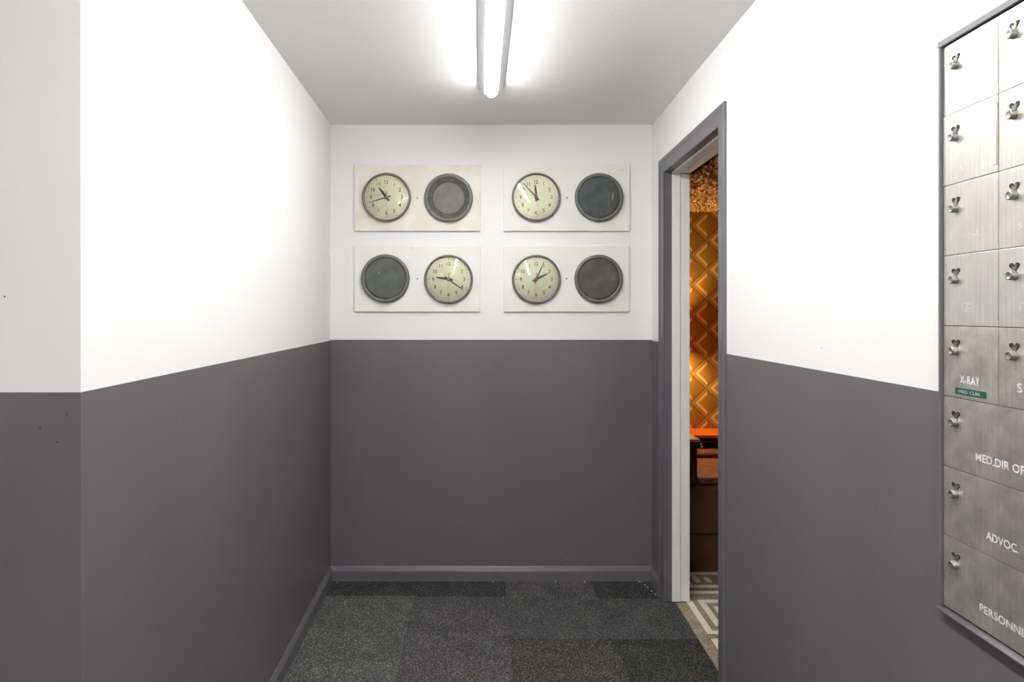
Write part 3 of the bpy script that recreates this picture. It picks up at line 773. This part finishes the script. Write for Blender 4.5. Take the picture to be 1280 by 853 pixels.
# ------------------------------------------------------------------ side room furniture
XA = Xr(4.3) + WT + 0.012
sofa = root('sofa', 'dark brown velvet sofa seen through the doorway, below the papered wall', 'sofa', (2.0, 3.85, 0))
def sb(name, x0, x1, y0, y1, z0, z1, m, parent=sofa, bev=0.02, seg=3):
    mb = MB(); ox, oy = 2.0, 3.85
    mb.box(x0 - ox, x1 - ox, y0 - oy, y1 - oy, z0, z1); o = obj(name, mb, m, parent, bevel=bev, seg=seg)
    for p in o.data.polygons: p.use_smooth = True
    return o
sb('base', XA, 2.9, 3.44, 4.32, 0.0, 0.20, M['velvet'], bev=0.01)
sb('seat', XA, 2.9, 3.43, 4.32, 0.203, 0.470, M['velvet'], bev=0.03)
sb('arm', XA, 1.205, 3.45, 4.05, 0.470, 0.715, M['velvet_shaded'], bev=0.02)
ac = sb('arm_cap', XA, 1.215, 3.44, 4.05, 0.716, 0.730, M['wood'], bev=0.004)
mb = MB(); mb.lathe([(0, 0.014), (0.008, 0.012), (0.011, 0.006), (0.011, 0)], 16, 'y'); obj('chrome_stud', mb, M['chrome'], sofa, loc=(1.225 - 2.0, 3.455 - 3.85, 0.695))
sb('seat_cushion', 1.212, 2.05, 3.45, 3.93, 0.474, 0.515, M['velvet_red'], bev=0.018)
sb('seat_cushion', 2.06, 2.88, 3.45, 3.93, 0.474, 0.515, M['velvet_red'], bev=0.018)
bl = sb('folded_blanket', 1.26, 1.95, 3.96, 4.28, 0.470, 0.535, M['blanket'], None, 0.02)
bl.location = (2.0, 3.85, 0.002); bl['label'] = 'folded russet blanket on the back of the sofa seat'; bl['category'] = 'blanket'
sh = root('wall_shelf', 'orange topped double wall shelf behind the sofa through the doorway', 'shelf', (2.0, 4.2, 0.6))
mb = MB(); mb.box(XA - 2.0, 0.9, -0.10, 0.148, 0.004, 0.024); obj('top_board', mb, M['orange'], sh, bevel=0.004)
mb = MB(); mb.box(XA - 2.0, 0.9, -0.08, 0.148, -0.030, -0.018); obj('lower_board', mb, M['darkwood'], sh, bevel=0.003)
for x in (XA - 2.0 + 0.02, -0.2, 0.6):
    mb = MB(); mb.box(x, x + 0.02, -0.06, 0.148, -0.0178, 0.0038); obj('bracket', mb, M['darkwood'], sh)
# table lamp on the shelf, behind the door jamb
def lamp(x, y, z):
    r = root('table_lamp', 'amber shaded table lamp on the orange shelf, behind the door jamb', 'lamp', (x, y, z))
    mb = MB(); mb.lathe([(0, 0), (0.06, 0), (0.06, 0.012), (0.03, 0.03), (0.045, 0.12), (0.05, 0.22), (0.03, 0.36), (0.012, 0.44), (0.010, 0.60), (0.0, 0.60)], 32, 'z'); obj('base', mb, M['darkwood'], r)
    mb = MB(); mb.lathe([(0.137, 0.575), (0.112, 0.745), (0.110, 0.745), (0.135, 0.575), (0.137, 0.575)], 40, 'z'); obj('lamp_shade', mb, M['shade'], r)
    mb = MB(); mb.lathe([(0, 0.602), (0.012, 0.605), (0.022, 0.64), (0.028, 0.665), (0.022, 0.69), (0, 0.70)], 20, 'z'); obj('bulb', mb, M['bulb'], r)
    mb = MB(); mb.box(-0.115, 0.115, -0.002, 0.002, 0.700, 0.704); obj('shade_bar', mb, M['darkwood'], r)
    return r
lamp(1.215, 4.185, 0.6245)

# ridges and filled cracks under the paint of the back wall
def ridge(mb, pts, wd=0.0018, out=0.0009):
    P = [((px - 600) * YB / 780, CAM_Z + (391 - py) * YB / 780) for px, py in pts]
    for (x0, z0), (x1, z1) in zip(P, P[1:]):
        L_ = math.hypot(x1 - x0, z1 - z0); nx, nz = -(z1 - z0) / L_ * wd, (x1 - x0) / L_ * wd
        mb.prism([(x0 + nx, YB - 0.00002, z0 + nz), (x0, YB - out, z0), (x0 - nx, YB - 0.00002, z0 - nz)], [(x1 + nx, YB - 0.00002, z1 + nz), (x1, YB - out, z1), (x1 - nx, YB - 0.00002, z1 - nz)])
mb = MB()
for ln in (((698, 703), (708, 699), (716, 697), (719, 700)), ((731, 697), (738, 694), (743, 692), (747, 696)), ((723, 681), (729, 678), (735, 675)), ((728, 680), (731, 673)),
           ((708, 462), (708, 485), (709, 512), (710, 535)), ((653, 474), (657, 467), (664, 462), (677, 461)), ((679, 516), (682, 504)), ((697, 455), (702, 462)),
           ((723, 625), (724, 650), (724, 671)), ((538, 469), (546, 468)), ((475, 438), (477, 440)), ((588, 482), (590, 483))):
    ridge(mb, ln)
rg = obj('paint_ridges', mb, M['grey'], wall_back); rg['kind'] = 'stuff'
